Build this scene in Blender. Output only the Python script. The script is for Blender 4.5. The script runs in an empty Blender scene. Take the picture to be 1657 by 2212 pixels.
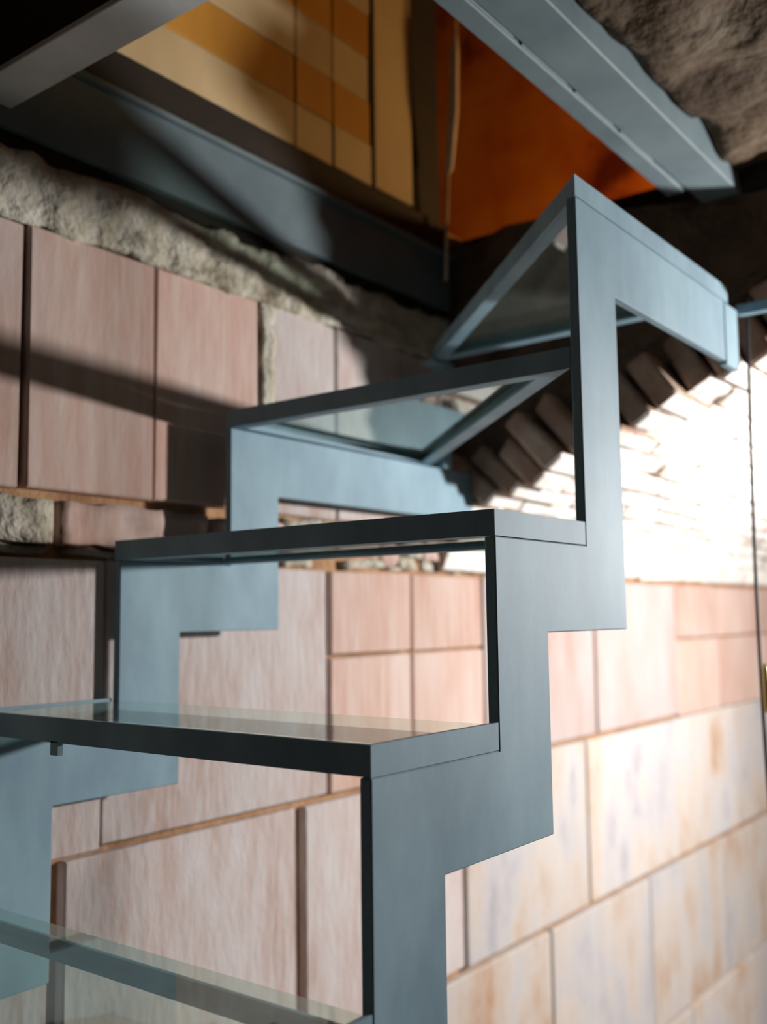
import bpy, bmesh, math, random
from mathutils import Vector, Matrix, noise

random.seed(7)
scene = bpy.context.scene
COL = scene.collection

# World axes: X runs along the block wall (away to the right), Y points into the wall, Z is up.
# Z = 0 is the tread nearest the camera; metres.

# ------------------------------------------------------------------ camera
TILT, ROLL, YAW = 0.1023, -0.0119, 0.9198
FPX = 2174.8
cam_d = bpy.data.cameras.new('camera')
cam = bpy.data.objects.new('camera', cam_d)
COL.objects.link(cam)
fw = Vector((math.sin(YAW)*math.cos(TILT), math.cos(YAW)*math.cos(TILT), math.sin(TILT)))
rt = Vector((math.cos(YAW), -math.sin(YAW), 0))
up = rt.cross(fw)
rt2 = rt*math.cos(ROLL) + up*math.sin(ROLL)
up2 = -rt*math.sin(ROLL) + up*math.cos(ROLL)
CAM = Vector((-0.6271, -0.4928, 0.1003))
m = Matrix.Identity(4)
for i in range(3):
    m[i][0] = rt2[i]; m[i][1] = up2[i]; m[i][2] = -fw[i]; m[i][3] = CAM[i]
cam.matrix_world = m
cam_d.sensor_fit = 'HORIZONTAL'
cam_d.sensor_width = 36.0
cam_d.lens = 36.0*FPX/1657.0
cam_d.clip_start = 0.02
cam_d.dof.use_dof = True
cam_d.dof.focus_distance = 0.95
cam_d.dof.aperture_fstop = 4.5
scene.camera = cam

# ------------------------------------------------------------------ world, lamps, exposure
w = bpy.data.worlds.new('world'); scene.world = w
w.use_nodes = True
w.node_tree.nodes['Background'].inputs[0].default_value = (1.0, 0.64, 0.40, 1)
w.node_tree.nodes['Background'].inputs[1].default_value = 0.008

def lamp(name, loc, power, color, radius):
    d = bpy.data.lights.new(name, 'POINT')
    d.energy = power; d.color = color; d.shadow_soft_size = radius
    o = bpy.data.objects.new(name, d); COL.objects.link(o); o.location = loc
    return o
lamp('work_lamp', (1.85, -0.72, 0.27), 168, (1.0, 0.97, 0.95), 0.045)
lamp('upstairs_lamp', (2.1, -0.05, 0.99), 37, (1.0, 0.60, 0.22), 0.06)

vs = scene.view_settings
vs.view_transform = 'Standard'; vs.look = 'None'
vs.exposure = 0.0; vs.gamma = 1.0; vs.use_curve_mapping = False

# ------------------------------------------------------------------ materials
def nodes_of(name):
    mt = bpy.data.materials.new(name); mt.use_nodes = True
    nt = mt.node_tree
    return mt, nt, nt.nodes, nt.links, nt.nodes['Principled BSDF']

def rough_mat(name, stops, scale=6, stretch=(1, 1, 1), rough=0.85, bump=0.3, bscale=40, bdist=0.004,
              rand=0.0, spec=0.3, metallic=0.0, streak=None):
    """colour from stretched noise, fine relief from a second noise, a per-object shade"""
    mt, nt, N, L, P = nodes_of(name)
    tc = N.new('ShaderNodeTexCoord')
    oi = N.new('ShaderNodeObjectInfo')
    add = N.new('ShaderNodeVectorMath'); add.operation = 'MULTIPLY_ADD'
    comb = N.new('ShaderNodeCombineXYZ')
    for i in range(3): L.new(oi.outputs['Random'], comb.inputs[i])
    L.new(comb.outputs[0], add.inputs[0]); add.inputs[1].default_value = (31, 17, 23)
    L.new(tc.outputs['Object'], add.inputs[2])
    mp = N.new('ShaderNodeMapping'); mp.inputs['Scale'].default_value = stretch
    L.new(add.outputs[0], mp.inputs['Vector'])
    n1 = N.new('ShaderNodeTexNoise'); n1.inputs['Scale'].default_value = scale
    n1.inputs['Detail'].default_value = 5; n1.inputs['Roughness'].default_value = 0.6
    L.new(mp.outputs[0], n1.inputs['Vector'])
    cr = N.new('ShaderNodeValToRGB')
    e = cr.color_ramp.elements
    while len(e) > 1: e.remove(e[-1])
    e[0].position = stops[0][0]; e[0].color = (*stops[0][1], 1)
    for pos, c in stops[1:]:
        k = e.new(pos); k.color = (*c, 1)
    L.new(n1.outputs['Fac'], cr.inputs['Fac'])
    col = cr.outputs['Color']
    if streak:
        n3 = N.new('ShaderNodeTexNoise'); n3.inputs['Scale'].default_value = streak[0]
        n3.inputs['Detail'].default_value = 3
        mp3 = N.new('ShaderNodeMapping'); mp3.inputs['Scale'].default_value = streak[1]
        L.new(add.outputs[0], mp3.inputs['Vector']); L.new(mp3.outputs[0], n3.inputs['Vector'])
        r3 = N.new('ShaderNodeMapRange'); r3.inputs['From Min'].default_value = 0.42; r3.inputs['From Max'].default_value = 0.72
        r3.inputs['To Max'].default_value = streak[3]
        L.new(n3.outputs['Fac'], r3.inputs['Value'])
        mx = N.new('ShaderNodeMix'); mx.data_type = 'RGBA'
        L.new(r3.outputs[0], mx.inputs['Factor']); L.new(col, mx.inputs['A']); mx.inputs['B'].default_value = (*streak[2], 1)
        col = mx.outputs['Result']
    if rand:
        hs = N.new('ShaderNodeHueSaturation')
        r = N.new('ShaderNodeMapRange'); r.inputs['To Min'].default_value = 1-rand; r.inputs['To Max'].default_value = 1+rand
        L.new(oi.outputs['Random'], r.inputs['Value']); L.new(r.outputs[0], hs.inputs['Value'])
        L.new(col, hs.inputs['Color']); col = hs.outputs['Color']
    L.new(col, P.inputs['Base Color'])
    n2 = N.new('ShaderNodeTexNoise'); n2.inputs['Scale'].default_value = bscale; n2.inputs['Detail'].default_value = 6
    L.new(mp.outputs[0], n2.inputs['Vector'])
    bp = N.new('ShaderNodeBump'); bp.inputs['Strength'].default_value = bump; bp.inputs['Distance'].default_value = bdist
    L.new(n2.outputs['Fac'], bp.inputs['Height']); L.new(bp.outputs[0], P.inputs['Normal'])
    P.inputs['Roughness'].default_value = rough
    P.inputs['Metallic'].default_value = metallic
    P.inputs['Specular IOR Level'].default_value = spec
    return mt

M = {}
M['block'] = rough_mat('fired_clay_block',
    [(0.25, (0.45, 0.24, 0.165)), (0.42, (0.53, 0.335, 0.27)), (0.55, (0.57, 0.40, 0.34)), (0.72, (0.62, 0.51, 0.465))],
    scale=3.2, stretch=(1.6, 1.6, 0.6), bump=0.45, bscale=30, bdist=0.004, rand=0.10,
    streak=(9, (9, 9, 0.7), (0.64, 0.53, 0.47), 0.6))
M['block_pale'] = rough_mat('limewashed_clay_block',
    [(0.30, (0.46, 0.27, 0.17)), (0.40, (0.52, 0.40, 0.315)), (0.50, (0.56, 0.49, 0.44)), (0.60, (0.50, 0.48, 0.49)), (0.74, (0.36, 0.33, 0.36))],
    scale=4.5, stretch=(1.3, 1.3, 0.8), bump=0.4, bscale=24, bdist=0.004, rand=0.08,
    streak=(6, (5, 5, 0.8), (0.60, 0.56, 0.53), 0.55))
M['block_mauve'] = rough_mat('dusty_clay_block',
    [(0.27, (0.43, 0.30, 0.25)), (0.40, (0.51, 0.40, 0.36)), (0.55, (0.56, 0.48, 0.455)), (0.70, (0.60, 0.56, 0.55))],
    scale=5.0, stretch=(2.2, 2.2, 0.8), bump=0.5, bscale=40, bdist=0.004, rand=0.07,
    streak=(12, (8, 8, 1.0), (0.62, 0.58, 0.58), 0.7))
M['block_rose'] = rough_mat('rose_clay_block',
    [(0.27, (0.40, 0.26, 0.21)), (0.42, (0.45, 0.345, 0.315)), (0.58, (0.48, 0.40, 0.385)), (0.72, (0.50, 0.43, 0.42))],
    scale=4.0, stretch=(2.2, 2.2, 0.7), bump=0.4, bscale=30, bdist=0.004, rand=0.05)
M['mortar'] = rough_mat('mortar', [(0.3, (0.26, 0.13, 0.065)), (0.6, (0.46, 0.27, 0.14)), (0.8, (0.56, 0.42, 0.28))],
    scale=14, bump=0.8, bscale=60, bdist=0.006)
M['plaster'] = rough_mat('rough_lime_plaster', [(0.28, (0.17, 0.13, 0.08)), (0.42, (0.42, 0.38, 0.29)), (0.62, (0.57, 0.54, 0.46))],
    scale=16, bump=1.0, bscale=45, bdist=0.012)
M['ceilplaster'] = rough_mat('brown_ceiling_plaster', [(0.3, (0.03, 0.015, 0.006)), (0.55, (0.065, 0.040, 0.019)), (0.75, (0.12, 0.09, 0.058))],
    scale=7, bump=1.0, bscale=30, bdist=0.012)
M['brick'] = rough_mat('old_vault_brick', [(0.28, (0.50, 0.36, 0.28)), (0.40, (0.72, 0.64, 0.57)), (0.55, (0.84, 0.82, 0.78))],
    scale=9, bump=0.8, bscale=40, bdist=0.006, rand=0.12)
M['brick_raw'] = rough_mat('raw_broken_brick', [(0.3, (0.24, 0.13, 0.085)), (0.5, (0.36, 0.24, 0.175)), (0.7, (0.50, 0.39, 0.31))],
    scale=9, bump=0.8, bscale=40, bdist=0.006, rand=0.2)
M['rubble'] = rough_mat('rubble_fill', [(0.3, (0.05, 0.03, 0.02)), (0.6, (0.13, 0.085, 0.058))], scale=9, bump=1.0, bscale=30, bdist=0.02)
M['steel'] = rough_mat('blue_grey_steel', [(0.30, (0.155, 0.26, 0.33)), (0.5, (0.21, 0.34, 0.415)), (0.70, (0.28, 0.43, 0.505))],
    scale=7, stretch=(1.2, 1.2, 0.6), rough=0.66, bump=0.08, bscale=60, bdist=0.001, spec=0.5, metallic=0.0)
M['beam_steel'] = rough_mat('dimmed_beam_steel', [(0.3, (0.10, 0.14, 0.155)), (0.7, (0.16, 0.205, 0.22))],
    scale=6, rough=0.6, bump=0.1, bscale=50, bdist=0.001, spec=0.2)  # stair steel darkened in place of weaker light on the beams
M['light_steel'] = rough_mat('lit_underside_steel', [(0.3, (0.40, 0.44, 0.45)), (0.7, (0.56, 0.60, 0.61))], scale=8, rough=0.5, bump=0.1, spec=0.4)  # steel made paler to put the light on a beam's underside into colour
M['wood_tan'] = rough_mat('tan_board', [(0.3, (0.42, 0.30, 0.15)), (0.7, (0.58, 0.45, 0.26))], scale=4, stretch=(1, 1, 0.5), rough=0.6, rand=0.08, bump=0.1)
M['wood_shade_stripe'] = rough_mat('shade_stripe_board', [(0.3, (0.40, 0.17, 0.02)), (0.7, (0.56, 0.27, 0.04))], scale=4, stretch=(1, 1, 0.5), rough=0.6, rand=0.08, bump=0.1)  # orange tone stands for the shadow stripes across the boards
M['dark_wood_and_shade'] = rough_mat('dark_timber_and_shade', [(0.3, (0.009, 0.006, 0.0035)), (0.7, (0.02, 0.013, 0.008))], scale=5, stretch=(1, 1, 4), rough=0.8, bump=0.2)  # timber colour, also used to paint shade on two steel beams
M['orange'] = rough_mat('orange_painted_wall', [(0.30, (0.20, 0.022, 0.003)), (0.42, (0.75, 0.15, 0.01)), (0.6, (0.95, 0.26, 0.02))],
    scale=2.6, rough=0.8, bump=0.2, bscale=20)
M['concrete'] = rough_mat('concrete_floor', [(0.3, (0.16, 0.145, 0.13)), (0.7, (0.28, 0.26, 0.24))], scale=5, bump=0.4)
M['cable'] = rough_mat('dark_cable', [(0.3, (0.03, 0.025, 0.025)), (0.7, (0.06, 0.05, 0.05))], rough=0.6, bump=0.0)
M['cord'] = rough_mat('beige_cord', [(0.3, (0.62, 0.48, 0.36)), (0.7, (0.80, 0.66, 0.52))], scale=30, rough=0.8, bump=0.3)
M['brass'] = rough_mat('brass_connector', [(0.3, (0.55, 0.40, 0.12)), (0.7, (0.75, 0.60, 0.25))], rough=0.35, metallic=0.6, bump=0.0)

def glass_mat():
    mt = bpy.data.materials.new('green_tinted_glass'); mt.use_nodes = True
    nt = mt.node_tree; N = nt.nodes; L = nt.links
    N.remove(N['Principled BSDF'])
    tr = N.new('ShaderNodeBsdfTransparent'); tr.inputs[0].default_value = (0.86, 0.93, 0.89, 1)
    gl = N.new('ShaderNodeBsdfGlossy'); gl.inputs['Roughness'].default_value = 0.03; gl.inputs[0].default_value = (0.92, 1, 0.97, 1)
    fr = N.new('ShaderNodeFresnel'); fr.inputs[0].default_value = 1.55
    df = N.new('ShaderNodeBsdfDiffuse'); df.inputs[0].default_value = (0.55, 0.6, 0.55, 1)     # dust on the pane
    du = N.new('ShaderNodeMixShader'); du.inputs[0].default_value = 0.08
    L.new(tr.outputs[0], du.inputs[1]); L.new(df.outputs[0], du.inputs[2])
    mx = N.new('ShaderNodeMixShader')
    ge = N.new('ShaderNodeNewGeometry')
    inv = N.new('ShaderNodeMath'); inv.operation = 'SUBTRACT'; inv.inputs[0].default_value = 1.0
    L.new(ge.outputs['Backfacing'], inv.inputs[1])
    ml = N.new('ShaderNodeMath'); ml.operation = 'MULTIPLY'
    L.new(fr.outputs[0], ml.inputs[0]); L.new(inv.outputs[0], ml.inputs[1])      # reflect on the outer faces only
    L.new(ml.outputs[0], mx.inputs[0]); L.new(du.outputs[0], mx.inputs[1]); L.new(gl.outputs[0], mx.inputs[2])
    L.new(mx.outputs[0], N['Material Output'].inputs[0])
    return mt
M['glass'] = glass_mat()

# ------------------------------------------------------------------ helpers
def finish(name, bm, mat, parent=None, smooth=False):
    bmesh.ops.recalc_face_normals(bm, faces=bm.faces)
    me = bpy.data.meshes.new(name); bm.to_mesh(me); bm.free()
    me.materials.append(M[mat])
    if smooth:
        for p in me.polygons: p.use_smooth = True
    o = bpy.data.objects.new(name, me); COL.objects.link(o)
    if parent:
        o.parent = parent
        o.matrix_parent_inverse = Matrix.Translation(-parent.location)
    return o

def tag(o, label, cat, kind=None, group=None):
    o['label'] = label; o['category'] = cat
    if kind: o['kind'] = kind
    if group: o['group'] = group
    return o

def empty(name, loc=(0, 0, 0)):
    o = bpy.data.objects.new(name, None); COL.objects.link(o); o.location = loc
    o.empty_display_size = 0.1
    return o

def add_box(bm, a, b, bevel=0.0, jit=0.0):
    r = bmesh.ops.create_cube(bm, size=1.0)
    vs_ = r['verts']
    c = [(a[i]+b[i])/2 for i in range(3)]; d = [abs(b[i]-a[i]) for i in range(3)]
    for v in vs_:
        v.co = Vector((c[0]+v.co.x*d[0]+random.uniform(-jit, jit), c[1]+v.co.y*d[1], c[2]+v.co.z*d[2]+random.uniform(-jit, jit)))
    if bevel:
        es = list({e for v in vs_ for e in v.link_edges})
        bmesh.ops.bevel(bm, geom=es, offset=bevel, segments=1, affect='EDGES', profile=0.5)
    return vs_

def box(name, a, b, mat, parent=None, bevel=0.0, jit=0.0):
    bm = bmesh.new(); add_box(bm, a, b, bevel, jit)
    return finish(name, bm, mat, parent)

def add_prism(bm, poly, axis, lo, hi):
    """poly: 2-D points; axis 1 -> (x,z) extruded along y, axis 2 -> (x,y) extruded along z, axis 0 -> (y,z) extruded along x"""
    def P(q, t):
        if axis == 1: return (q[0], t, q[1])
        if axis == 2: return (q[0], q[1], t)
        return (t, q[0], q[1])
    A = [bm.verts.new(P(q, lo)) for q in poly]; B = [bm.verts.new(P(q, hi)) for q in poly]
    bm.faces.new(A); bm.faces.new(B[::-1])
    n = len(poly)
    for i in range(n):
        bm.faces.new((A[i], B[i], B[(i+1) % n], A[(i+1) % n]))

def inset(poly, d):
    """convex CCW polygon moved inwards by d"""
    n = len(poly); out = []
    lines = []
    for i in range(n):
        x0, y0 = poly[i]; x1, y1 = poly[(i+1) % n]
        l = math.hypot(x1-x0, y1-y0); nx, ny = -(y1-y0)/l, (x1-x0)/l
        lines.append((x0+nx*d, y0+ny*d, (x1-x0)/l, (y1-y0)/l))
    for i in range(n):
        x1, y1, dx1, dy1 = lines[i-1]; x2, y2, dx2, dy2 = lines[i]
        den = dx1*dy2-dy1*dx2
        t = ((x2-x1)*dy2-(y2-y1)*dx2)/den
        out.append((x1+dx1*t, y1+dy1*t))
    return out

def add_ring(bm, outer, inner, lo, hi, skip=None):
    n = len(outer)
    V = [[bm.verts.new((p[0], p[1], z)) for p in pl] for pl, z in ((outer, lo), (outer, hi), (inner, lo), (inner, hi))]
    for i in range(n):
        j = (i+1) % n
        if i == skip: continue
        bm.faces.new((V[0][i], V[0][j], V[1][j], V[1][i]))
        bm.faces.new((V[2][j], V[2][i], V[3][i], V[3][j]))
        bm.faces.new((V[1][i], V[1][j], V[3][j], V[3][i]))
        bm.faces.new((V[0][j], V[0][i], V[2][i], V[2][j]))

def tube(name, pts, rads, mat, parent=None, seg=8):
    bm = bmesh.new(); rings = []
    for i, p in enumerate(pts):
        p = Vector(p)
        d = (Vector(pts[min(i+1, len(pts)-1)])-Vector(pts[max(i-1, 0)])).normalized()
        a = d.cross(Vector((0, 1, 0.13))).normalized(); b = d.cross(a)
        rr = rads[i] if isinstance(rads, (list, tuple)) else rads
        rings.append([bm.verts.new(p+(a*math.cos(t)+b*math.sin(t))*rr) for t in [k*2*math.pi/seg for k in range(seg)]])
    for r0, r1 in zip(rings, rings[1:]):
        for k in range(seg): bm.faces.new((r0[k], r0[(k+1) % seg], r1[(k+1) % seg], r1[k]))
    bm.faces.new(rings[0]); bm.faces.new(rings[-1])
    return finish(name, bm, mat, parent, smooth=True)

def rough_grid(bm, origin, U, V, nu, nv, nrm, amp, freq=14, edge=0.0, seed=0, back=0.03):
    """uneven sheet with thickness: grid of points pushed along nrm by noise, ragged at the rim"""
    O = Vector(origin); U = Vector(U); V = Vector(V); nrm = Vector(nrm)
    front = []; rear = []
    for j in range(nv+1):
        for i in range(nu+1):
            p = O+U*(i/nu)+V*(j/nv)
            q = p*freq+Vector((seed, seed*1.7, 0))
            d = noise.fractal(q, 1.0, 2.0, 4)*amp
            if edge and (i in (0, nu) or j in (0, nv)):
                e = noise.noise(p*25+Vector((seed, 3, 5)))*edge
                p = p+V.normalized()*e
            front.append(bm.verts.new(p+nrm*d)); rear.append(bm.verts.new(p-nrm*back))
    w_ = nu+1
    for j in range(nv):
        for i in range(nu):
            a = j*w_+i
            bm.faces.new((front[a], front[a+1], front[a+1+w_], front[a+w_]))
            bm.faces.new((rear[a], rear[a+w_], rear[a+1+w_], rear[a+1]))
    rim = [(j*w_) for j in range(nv+1)]
    def strip(idx):
        for a, b in zip(idx, idx[1:]): bm.faces.new((front[a], front[b], rear[b], rear[a]))
    strip([i for i in range(w_)]); strip([nv*w_+i for i in range(w_)])
    strip([j*w_ for j in range(nv+1)]); strip([j*w_+nu for j in range(nv+1)])

# ------------------------------------------------------------------ the setting
YW = 0.62                                   # face of the block wall
ZF = -1.4
tag(box('floor', (-2.2, -2.0, ZF-0.1), (4.0, YW+0.3, ZF), 'concrete'), 'grey concrete floor at the foot of the stair', 'floor', 'structure')

wall = box('wall_back', (-1.6, YW+0.017, ZF), (3.9, YW+0.25, 0.90), 'mortar')
tag(wall, 'wall of large pinkish clay blocks behind the stair', 'wall', 'structure')

def course(z0, z1, joints, gap=0.009, wide=(), mat=None, zgap=0.006, depth=0.0):
    for a, b in zip(joints, joints[1:]):
        ga = 0.011 if a in wide else gap/2; gb = 0.011 if b in wide else gap/2
        mt = mat or ('block_mauve' if a < 0.9 else 'block_pale')
        y0 = YW+depth+random.uniform(-0.004, 0.004)
        box('block', (a+ga, y0, z0+zgap/2), (b-gb, YW+0.03, z1-zgap/2), mt, wall, bevel=0.0025, jit=0.002)
# upper course, beside the stair well
course(0.262, 0.608, [-1.2, -0.98, -0.76, -0.54, -0.33, -0.12, 0.090, 0.296, 0.508], gap=0.005, mat='block')
course(0.262, 0.608, [0.508, 0.70, 0.90, 1.10], gap=0.005, mat='block_mauve')
# course under the levelling band
course(-0.197, 0.180, [-1.2, -0.72, -0.282], gap=0.007, mat='block_mauve')
course(-0.190, 0.176, [-0.282, 0.188], gap=0.007, mat='block_mauve', depth=-0.040)      # this one stands proud
course(-0.197, 0.180, [0.216, 0.677], gap=0.007, mat='block_mauve')
course(0.031, 0.180, [0.677, 0.918, 1.175], mat='block'); course(-0.197, 0.031, [0.677, 0.918, 1.175], mat='block')
course(-0.197, 0.180, [1.175, 1.70, 2.235], mat='block_rose')
course(0.02, 0.180, [2.235, 2.60, 2.95, 3.40, 3.85], mat='block'); course(-0.205, 0.02, [2.235, 2.60, 3.0, 3.45, 3.85], mat='block')
course(-0.588, -0.200, [-1.2, -0.78, -0.31, 0.154, 0.608, 1.085, 1.623, 2.185, 2.70, 3.25, 3.85], wide=(0.154, 0.608), zgap=0.011)
course(-0.995, -0.592, [-1.2, -0.9, -0.45, 0.02, 0.48, 0.95, 1.425, 1.975, 2.55, 3.1, 3.85], zgap=0.011)
course(-1.4, -0.999, [-1.2, -0.7, -0.2, 0.25, 0.7, 1.2, 1.7, 2.25, 2.8, 3.3, 3.85], zgap=0.011)

# levelling band of rough brick between the two courses
x = -1.2
k = 0
while x < 1.28:
    l = random.choice([0.10, 0.16, 0.22, 0.27])
    if x > 0.55: l = random.choice([0.06, 0.09, 0.13])
    y0 = YW+random.uniform(-0.006, 0.012) - (0.004 if k % 2 else 0)
    zt = 0.259-random.uniform(0, 0.012) if x < 0.55 else 0.259
    zb = 0.205+random.uniform(-0.015, 0.012)
    bm = bmesh.new()
    rough_grid(bm, (x+0.006, y0, zb), (l-0.012, 0, 0), (0, 0, zt-zb), max(3, int(l/0.02)), 4, (0, -1, 0), 0.010, 30, 0.006, k, back=0.04)
    finish('brick', bm, 'block' if k % 3 else 'plaster', wall, smooth=True)
    # crumbs of mortar squeezed out below
    bm = bmesh.new()
    rough_grid(bm, (x+random.uniform(0, 0.03), YW+0.006, 0.184), (l*random.uniform(0.5, 0.95), 0, 0), (0, 0, zb-0.186), max(3, int(l/0.02)), 3, (0, -1, 0), 0.014, 45, 0.008, k+40, back=0.03)
    finish('mortar_lump', bm, 'plaster', wall, smooth=True)
    x += l; k += 1

# rough plaster strip over the upper course
bm = bmesh.new()
rough_grid(bm, (-1.2, YW-0.004, 0.605), (2.3, 0, 0), (0, 0, 0.092), 150, 9, (0, -1, 0), 0.011, 24, 0.012, 3, back=0.03)
finish('plaster_strip', bm, 'plaster', wall, smooth=True)
bm = bmesh.new()
rough_grid(bm, (0.512, YW-0.005, 0.35), (0.03, 0, 0), (0, 0, 0.26), 4, 20, (0, -1, 0), 0.010, 30, 0.0, 9, back=0.03)
finish('plaster_smear', bm, 'plaster', wall, smooth=True)

# broken barrel vault: fill + bricks
SC = 1.10                                   # where the vault is broken off
prof = [(0.62, 0.19), (0.60, 0.270), (0.55, 0.310), (0.50, 0.326), (0.43, 0.346), (0.36, 0.374), (0.25, 0.438), (0.16, 0.495), (0.10, 0.524), (0.04, 0.553), (-0.02, 0.577), (-0.10, 0.602)]
def cut(n):                                  # the break runs slightly askew
    return 1.03+0.48*min(0.30, max(0.0, 0.36-n))
def arc(t):                                  # point and tangent at arc length t
    for a, b in zip(prof, prof[1:]):
        l = math.hypot(b[0]-a[0], b[1]-a[1])
        if t <= l: return (a[0]+(b[0]-a[0])*t/l, a[1]+(b[1]-a[1])*t/l)
        t -= l
    return prof[-1]
LEN = sum(math.hypot(b[0]-a[0], b[1]-a[1]) for a, b in zip(prof, prof[1:]))
bm = bmesh.new()
inner = [(n+0.05, h+0.055) for n, h in prof]
inner[0] = (0.645, 0.20)
loop = [(YW+0.03, 0.19)] + inner + [(-0.06, 0.86), (YW+0.03, 0.86)]
add_prism(bm, loop, 0, SC+0.035, 3.7)
endf = [f for f in bm.faces if abs(f.calc_center_median().x-(SC+0.035)) < 1e-4]
r = bmesh.ops.triangulate(bm, faces=endf)
fs = r['faces']
for _ in range(3):
    es = list({e for f in fs for e in f.edges})
    bmesh.ops.subdivide_edges(bm, edges=es, cuts=1, use_grid_fill=True)
    fs = [f for f in bm.faces if all(abs(v.co.x-(SC+0.035)) < 1e-4 for v in f.verts)]
for v in bm.verts:
    if abs(v.co.x-(SC+0.035)) < 1e-4:
        v.co.x += noise.fractal(v.co*11, 1, 2, 4)*0.035 + cut(v.co.y)-SC
vault = finish('ceiling_vault', bm, 'rubble')
tag(vault, 'broken edge of the old brick vault above the bright masonry', 'vault', 'structure')

t = 0.02; j = 0
while t < LEN:
    n0, h0 = arc(t)
    f_ = min(1, max(0, t/LEN))
    ang = math.radians(20+48*f_ if f_ < 0.2 else 34+34*f_)
    d = Vector((0, math.cos(ang), math.sin(ang)))          # from the soffit into the vault
    tg = Vector((0, -math.sin(ang), math.cos(ang)))        # across the course
    th = random.uniform(0.040, 0.047)
    xs = cut(n0) + random.uniform(-0.025, 0.02)
    first = True
    while xs < 3.4:
        l = random.uniform(0.20, 0.27) if not (first and j % 2) else 0.13
        bm = bmesh.new()
        proud = random.uniform(-0.006, 0.014) if first else random.uniform(-0.003, 0.005)
        dep = random.uniform(0.105, 0.135)
        vv = add_box(bm, (0, 0, 0), (l-0.010, 1, 1), 0, 0)
        for v in bm.verts:
            u = v.co.copy()
            v.co = Vector((xs, n0, h0)) + Vector((1, 0, 0))*(u.x+random.uniform(-.004, .004)) + d*(u.y*dep-proud+random.uniform(-.004, .004)) + tg*((u.z-0.5)*th+random.uniform(-.003, .003))
        bmesh.ops.bevel(bm, geom=list(bm.edges), offset=0.006, segments=1, affect='EDGES', profile=0.5)
        o = finish('brick', bm, 'brick', vault)
        if first:                                          # broken bricks: raw clay except the limewashed soffit
            o.data.materials.append(M['brick_raw'])
            for p in o.data.polygons:
                if p.normal.dot(d) > -0.7: p.material_index = 1
        xs += l; first = False
    t += th+0.011; j += 1
# lime mortar between the soffit bricks
bm = bmesh.new()
pts = [arc(LEN*i/40) for i in range(41)]
nx = 110
G = [[bm.verts.new((cut(p[0])+0.03+(3.4-cut(p[0])-0.03)*i/nx, p[0]+0.007+0.006*noise.fractal(Vector((i*.35, q*.6, 1)), 1, 2, 3), p[1]+0.005+0.008*noise.fractal(Vector((i*.3, q*.7, 7)), 1, 2, 3))) for i in range(nx+1)] for q, p in enumerate(pts)]
for a, b in zip(G, G[1:]):
    for i in range(nx): bm.faces.new((a[i], a[i+1], b[i+1], b[i]))
finish('mortar_bed', bm, 'brick', vault, smooth=True)

# upper floor, plastered ceiling, upper walls
tag(box('floor_upper', (SC+0.05, -0.06, 0.862), (3.0, 3.4, 0.90), 'dark_wood_and_shade'), 'dark edge of the upper floor beyond the stair well', 'floor', 'structure')
bm = bmesh.new()
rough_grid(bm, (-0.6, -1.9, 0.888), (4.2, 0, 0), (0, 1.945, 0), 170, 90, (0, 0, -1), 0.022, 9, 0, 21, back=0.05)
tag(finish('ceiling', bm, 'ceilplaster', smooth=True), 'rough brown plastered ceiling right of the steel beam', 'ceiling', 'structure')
tag(box('wall_far', (2.7, -0.6, 0.90), (2.8, 3.4, 4.2), 'orange'), 'orange wall of the upstairs room seen through the opening', 'wall', 'structure')

bw = box('wall_upper', (-0.9, YW+0.030, 0.90), (0.938, YW+0.06, 2.2), 'dark_wood_and_shade')
tag(bw, 'wooden board wall upstairs above the stair well, shadow stripes coloured in', 'wall', 'structure')
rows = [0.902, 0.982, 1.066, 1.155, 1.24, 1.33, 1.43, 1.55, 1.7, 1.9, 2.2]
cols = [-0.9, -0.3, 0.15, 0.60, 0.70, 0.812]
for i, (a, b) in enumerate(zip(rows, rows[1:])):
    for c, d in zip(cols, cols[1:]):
        box('board', (c+0.0012, YW+random.uniform(0, .003), a), (d-0.0012, YW+0.032, b-0.001), 'wood_shade_stripe' if i % 2 else 'wood_tan', bw, bevel=0.0015)  # every other row coloured as a band of shadow
box('stile', (0.8145, YW-0.004, 0.902), (0.938, YW+0.03, 2.2), 'wood_tan', bw, bevel=0.003)
tag(box('post', (0.945, YW+0.004, 0.90), (1.045, YW+0.08, 2.2), 'dark_wood_and_shade', bevel=0.004), 'dark upright timber post beside the board wall', 'post')
tag(box('trimmer', (-0.9, YW-0.004, 0.838), (1.06, YW+0.03, 0.899), 'dark_wood_and_shade', bevel=0.003), 'dark timber trimmer under the board wall', 'beam')

# ------------------------------------------------------------------ steel beams round the stair well
b = empty('steel_beam', (0.2, YW, 0.716))
tag(b, 'blue-grey steel beam lying on the block wall above the plaster', 'beam', group='steel beams framing the stair well')
box('web', (-0.9, YW-0.006, 0.720), (1.06, YW+0.03, 0.830), 'beam_steel', b)
box('flange_or_shade_strip', (-0.9, YW-0.016, 0.828), (1.06, YW+0.03, 0.836), 'beam_steel', b)
box('flange_or_shade_strip', (-0.9, YW+0.006, 0.698), (1.06, YW+0.03, 0.720), 'dark_wood_and_shade', b)  # near-black strip paints in the shadow gap under the web

b = empty('steel_beam', (0.03, 0, 0.742))
tag(b, 'steel beam crossing the top left corner, squared to the block wall', 'beam', group='steel beams framing the stair well')
box('bottom_flange', (-0.002, -1.2, 0.742), (0.056, YW-0.008, 0.750), 'light_steel', b, bevel=0.001)
box('web', (0.004, -1.2, 0.750), (0.050, YW-0.026, 0.90), 'dark_wood_and_shade', b)  # steel side coloured near-black for the shade on it

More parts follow.
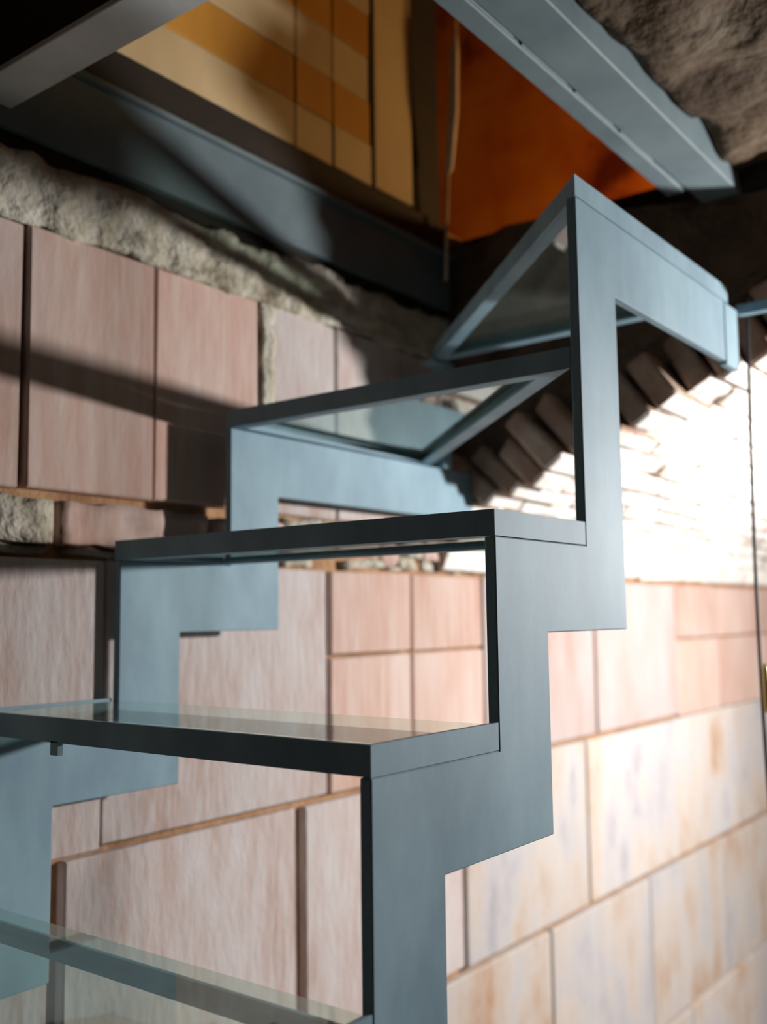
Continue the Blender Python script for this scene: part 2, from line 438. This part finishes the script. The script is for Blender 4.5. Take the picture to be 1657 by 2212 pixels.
b = empty('steel_beam', (0.6, 0.1, 0.85))
tag(b, 'long steel beam at top right between orange wall and brown ceiling', 'beam', group='steel beams framing the stair well')
box('box_section', (-0.6, 0.048, 0.850), (SC+0.06, 0.120, 0.95), 'beam_steel', b, bevel=0.002)
box('angle', (-0.6, 0.1225, 0.846), (SC-0.02, 0.156, 0.90), 'beam_steel', b, bevel=0.002)
for xx in (0.34, 0.49, 0.645, 0.80):
    box('weld', (xx, 0.1195, 0.8475), (xx+0.13, 0.1225, 0.852), 'beam_steel', b, bevel=0.001)

# ------------------------------------------------------------------ the staircase
R_, G_, W_, WP, T_ = 0.2, 0.1936, 0.5567, 0.1007, 0.119
PT = 0.012                                  # plate thickness
FH = 0.026                                  # height of the tread frames
stair = empty('staircase', (-1.1, 0.28, ZF))
tag(stair, 'blue-grey steel staircase with zigzag stringers and glass treads', 'staircase')
K0 = -6
def stringer_poly(top):
    up_ = []
    for k in range(K0, 2):
        up_ += [(k*G_, (k-1)*R_-FH if k > K0 else ZF), (k*G_, k*R_-FH)]
    up_ += [(2*G_, R_-FH)] + top
    dn = []
    for k in range(1, K0-1, -1):
        dn += [((k+1)*G_+WP, k*R_-T_), (k*G_+WP, k*R_-T_)]
    dn += [(K0*G_+WP, ZF)]
    return up_+dn
SE = 0.885
inner_top = [(2*G_, 0.6-FH), (SE, 0.6-FH), (SE, 0.480), (2*G_+WP, 0.480)]
outer_top = [(2*G_, 0.4-FH), (1.04, 0.4-FH), (1.04, 0.281), (2*G_+WP, 0.281)]
for top, y in ((inner_top, 0.0), (outer_top, W_)):
    bm = bmesh.new(); add_prism(bm, stringer_poly(top), 1, y, y+PT)
    o = finish('stringer', bm, 'steel', stair)
    md = o.modifiers.new('edge', 'BEVEL'); md.width = 0.0012; md.segments = 1; md.limit_method = 'ANGLE'

def tread(poly, h, back=None):
    """angle-iron frame with a glass pane let into it; the bar under the back edge stays below the pane"""
    bm = bmesh.new()
    add_ring(bm, poly, inset(poly, 0.005), h-FH+0.0008, h, back)
    add_ring(bm, inset(poly, 0.0045), inset(poly, 0.022), h-FH+0.0008, h-FH+0.0048)
    if back is not None:
        add_box(bm, (poly[1][0]-0.005, 0.0055, h-FH+0.001), (poly[1][0], W_+PT-0.0055, h-0.0135))
    o = finish('tread_frame', bm, 'steel', stair)
    gp = inset(poly, 0.0055)
    if back is not None: gp = [(q[0]+(0.005 if i in (1, 2) else 0), q[1]) for i, q in enumerate(gp)]
    bm = bmesh.new(); add_prism(bm, gp, 2, h-0.0130, h-0.002)
    g = finish('glass_pane', bm, 'glass', o); g['label'] = 'clear greenish glass pane'
    return o
for k in range(K0, 2):
    t_ = tread([(k*G_, 0), ((k+1)*G_-0.0015, 0), ((k+1)*G_-0.0015, W_+PT), (k*G_, W_+PT)], k*R_, 1)
    if k == 0:
        box('lug', (0.0, 0.405, -FH-0.012), (0.006, 0.418, -FH+0.002), 'steel', t_)
XE = 0.905
tread([(2*G_, PT+0.001), (XE, W_+PT), (2*G_, W_+PT)], 0.4)
tread([(2*G_, 0), (XE, 0), (XE+0.015, W_+PT)], 0.6)
box('corner_post', (XE+0.018, W_-0.012, 0.374), (XE+0.045, W_+PT, 0.596), 'steel', stair)
box('corner_bracket', (XE-0.02, W_-0.02, 0.566), (XE+0.045, W_+PT, 0.573), 'steel', stair)
box('end_plate', (SE+0.007, 0.001, 0.476), (SE+0.066, 0.013, 0.6-FH), 'steel', stair, bevel=0.001)
bm = bmesh.new(); add_prism(bm, [(0.957, 0.004), (0.972, 0.022), (0.968, 0.026), (0.953, 0.010)], 2, 0.482, 0.572)
finish('end_flange', bm, 'steel', stair)
bm = bmesh.new(); add_prism(bm, [(0.0, 0.570), (0.016, 0.570), (0.016, 0.586), (0.0, 0.586)], 1, -0.55, 0.006)
o = finish('side_rail', bm, 'steel', stair); o.location.x += 0.962

# ------------------------------------------------------------------ hanging cable and cord
c = empty('hanging_cable', (0.979, -0.004, ZF))
tag(c, 'thin dark cable hanging down from the top step past the bright vault', 'cable')
random.seed(3)
P = []
for i in range(40):
    z = 0.60-(0.60-ZF)*i/39
    P.append((0.985+0.002*math.sin(z*6), -0.003+0.006*math.sin(z*4.3+1), z))
tube('wire', P, 0.0030, 'cable', c)
tube('connector', [(0.974, -0.008, 0.02), (0.974, -0.009, 0.01), (0.973, -0.009, -0.045), (0.973, -0.008, -0.055)], [0.002, 0.005, 0.005, 0.002], 'brass', c)
c = empty('pull_cord', (1.02, 0.57, 1.4))
tag(c, 'pale pull cord hanging in front of the dark post and board wall', 'cord')
tube('sleeve', [(1.02, 0.560, 1.60), (1.02, 0.562, 1.28), (1.02, 0.566, 1.25), (1.02, 0.572, 1.12), (1.02, 0.585, 1.00), (1.02, 0.587, 0.99)], [0.003, 0.003, 0.009, 0.011, 0.009, 0.003], 'cord', c)
tube('string', [(1.02, 0.587, 0.995), (1.02, 0.593, 0.88), (1.02, 0.597, 0.77)], 0.0035, 'cord', c)
